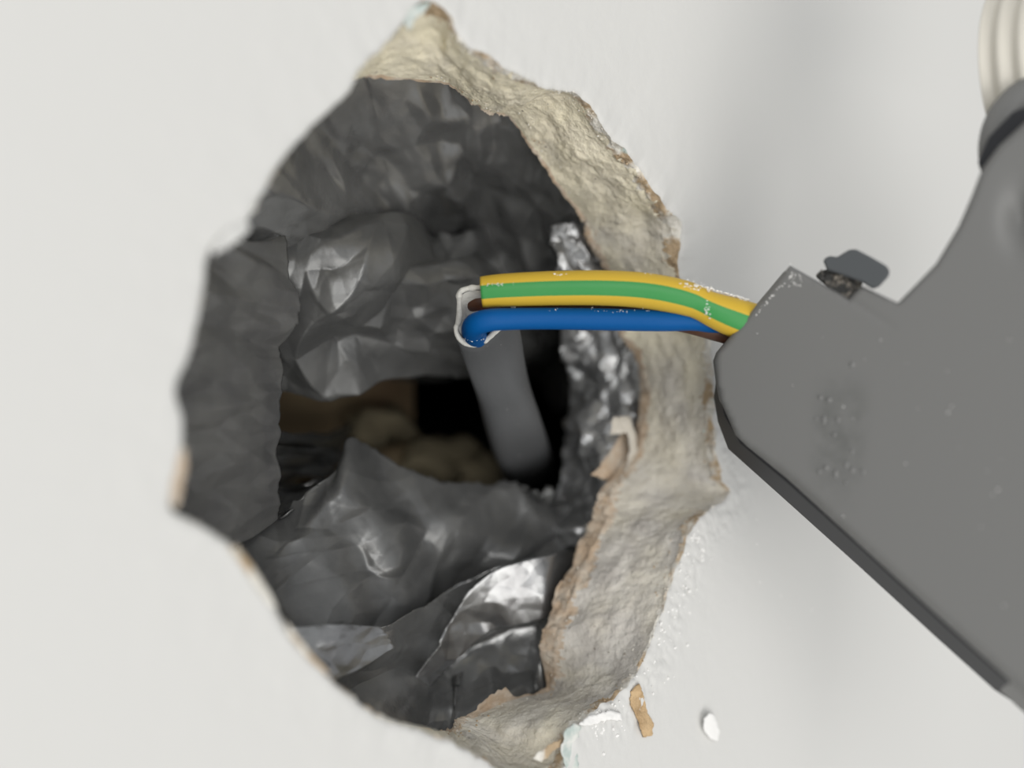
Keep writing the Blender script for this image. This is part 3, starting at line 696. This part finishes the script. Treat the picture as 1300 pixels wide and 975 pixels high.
# dark base under the lid: its side shows along the lower left edge
fb = [(1000,350),(1135,392),(1275,300),(1400,260),(1430,330),(1420,800),(1330,900),(1272,859),(1200,795),(1100,703),(1000,613),(940,563),(920,528),(913,500),(912,452)]
bb = [(1000,352),(1130,392),(1265,310),(1390,270),(1420,340),(1400,800),(1330,920),(1262,876),(1190,811),(1090,719),(990,629),(924,570),(911,535),(906,505),(913,455)]
prism('base', fb, lambda x, y: ZH(x, y)+1.6, bb, lambda x, y: ZH(x, y)+11, m_base, cbx, 0.25)['label'] = 'near black base under the grey lid'
prism('end_cover', [(1276,860),(1420,988),(1430,900),(1330,850)], lambda x, y: ZH(x, y)+1.5, [(1268,876),(1400,998),(1420,930),(1330,870)], lambda x, y: ZH(x, y)+9, m_house, cbx, 0.3)
# broken latch on the upper edge
lat = prism('latch', [(1045,331),(1048.5,327),(1054,325),(1062.7,326.5),(1070,322),(1078.5,317),(1086.7,316.5),(1106,326.5),(1125,337.5),(1129.5,344),(1128,351),(1116,364),(1108,367),(1094,358),(1070,349),(1050,342.5)], lambda x, y: ZH(x, y)-0.6,
            [(1045,331),(1048.5,327),(1054,325),(1062.7,326.5),(1070,322),(1078.5,317),(1086.7,316.5),(1106,326.5),(1125,337.5),(1129.5,344),(1128,351),(1116,364),(1108,367),(1094,358),(1070,349),(1050,342.5)], lambda x, y: ZH(x, y)+4, m_latch, cbx, 0.85, 4)
lat['label'] = 'dark slate release tab'
stub = prism('latch_stub', [(1035,351),(1038,346),(1052,341),(1072,346),(1095,356),(1094,364),(1080,382),(1060,372)], lambda x, y: ZH(x, y)+1.0,
             [(1035,351),(1038,346),(1052,341),(1072,346),(1095,356),(1094,364),(1080,382),(1060,372)], lambda x, y: ZH(x, y)+5, m_stub, lat, 0.3)
stub['label'] = 'dirty broken stem of the release tab'
it = [(P(random.uniform(1048, 1090), 0., 1.)*0 + P(px_, np.interp(px_, [1040, 1095], [348, 368])+random.uniform(-5, 8), float(ZH(px_, 360))+1.0), random.uniform(.12, .32), random.randint(0, 99), 1) for px_ in [random.uniform(1042, 1090) for _ in range(60)]]
tag(blobs('grit', it, m_stub, lat), kind='stuff')
# white flecks on the box corner
it = [(P(px_, py_, float(ZH(px_, py_))-0.02), random.uniform(.03, .09), random.randint(0, 99), 1) for px_, py_ in [(random.gauss(1007, 5), random.gauss(352, 6)) for _ in range(26)] + [(random.uniform(960, 1300), random.uniform(420, 800)) for _ in range(30)] + [(960+t_*45, 395-t_*52+random.uniform(2, 7)) for t_ in np.random.default_rng(3).random(24)]]
tag(blobs('plaster_specks', it, m_white, cbx), kind='stuff')
# collar at the mouth of the neck
def torus(name, c_, ax1, ax2, R_, r_, m, parent, n=96, k=20, flat=1.0):
    ax3 = np.cross(ax1, ax2); V = []
    for a in np.linspace(0, 2*math.pi, n, endpoint=False):
        d_ = math.cos(a)*ax1+math.sin(a)*ax2
        for b_ in np.linspace(0, 2*math.pi, k, endpoint=False): V.append(c_+d_*(R_+r_*math.cos(b_))+ax3*r_*flat*math.sin(b_))
    F = [(i*k+j, i*k+(j+1) % k, ((i+1) % n)*k+(j+1) % k, ((i+1) % n)*k+j) for i in range(n) for j in range(k)]
    return mesh(name, V, F, m, parent)
zc = float(ZH(1346, 190))+7.5
torus('collar', P(1346., 190., zc), RT, UP, 79*zc/FPX, 24*zc/FPX, m_house, cbx, flat=0.9)
cir = [(1346+72*math.cos(a), 190+72*math.sin(a)) for a in np.linspace(0, 2*math.pi, 40, endpoint=False)]
prism('spigot', cir, zc-2.5, cir, zc+2.5, m_house, cbx, 0.3)
gk = [(1246,218),(1241,206),(1255,174),(1287,141),(1340,124),(1400,138),(1420,200),(1400,260),(1300,300)]
prism('groove_shade', gk, lambda x, y: ZH(x, y)+1.6, gk, lambda x, y: ZH(x, y)+4.5, m_base, cbx, 0.3)  # near-black strip added as the shade in the groove below the collar

# ------------------------------------------------------------------ ribbed off-white conduit at the top right
Zc = 126.0
cond = thing('ribbed_fitting', 'off white ribbed round fitting at the collar of the grey box', 'fitting', P(1288., 104., Zc))
al = math.radians(43); ax = math.cos(al)*RT - math.sin(al)*FW + 0.05*UP; ax /= np.linalg.norm(ax)
s2 = np.cross(UP, ax); s2 /= np.linalg.norm(s2); s1 = np.cross(ax, s2)
c0 = P(1288., 104., Zc); R0 = 10.2
prof = []
L_ = 15.0; NP = 120
for i in range(NP):
    s_ = L_*i/(NP-1); ph = s_/2.1*2*math.pi
    prof.append((s_, R0 - 0.3 + 0.28*math.cos(ph) - (0.8 if i == 0 else 0)))
prof = [(0.0, 0.05), (0.0, R0-2.0)] + prof + [(L_+0.8, R0-0.6), (L_+1.4, R0-2.0), (L_+1.7, R0-5), (L_+1.8, 0.05)]
n = 96; V = []
for s_, r_ in prof:
    for a in np.linspace(0, 2*math.pi, n, endpoint=False): V.append(c0+ax*s_+r_*(math.cos(a)*s1+math.sin(a)*s2))
k = len(prof)
mesh('ribbed_shell', V, [(i*n+j, i*n+(j+1) % n, (i+1)*n+(j+1) % n, (i+1)*n+j) for i in range(k-1) for j in range(n)], m_cond, cond)
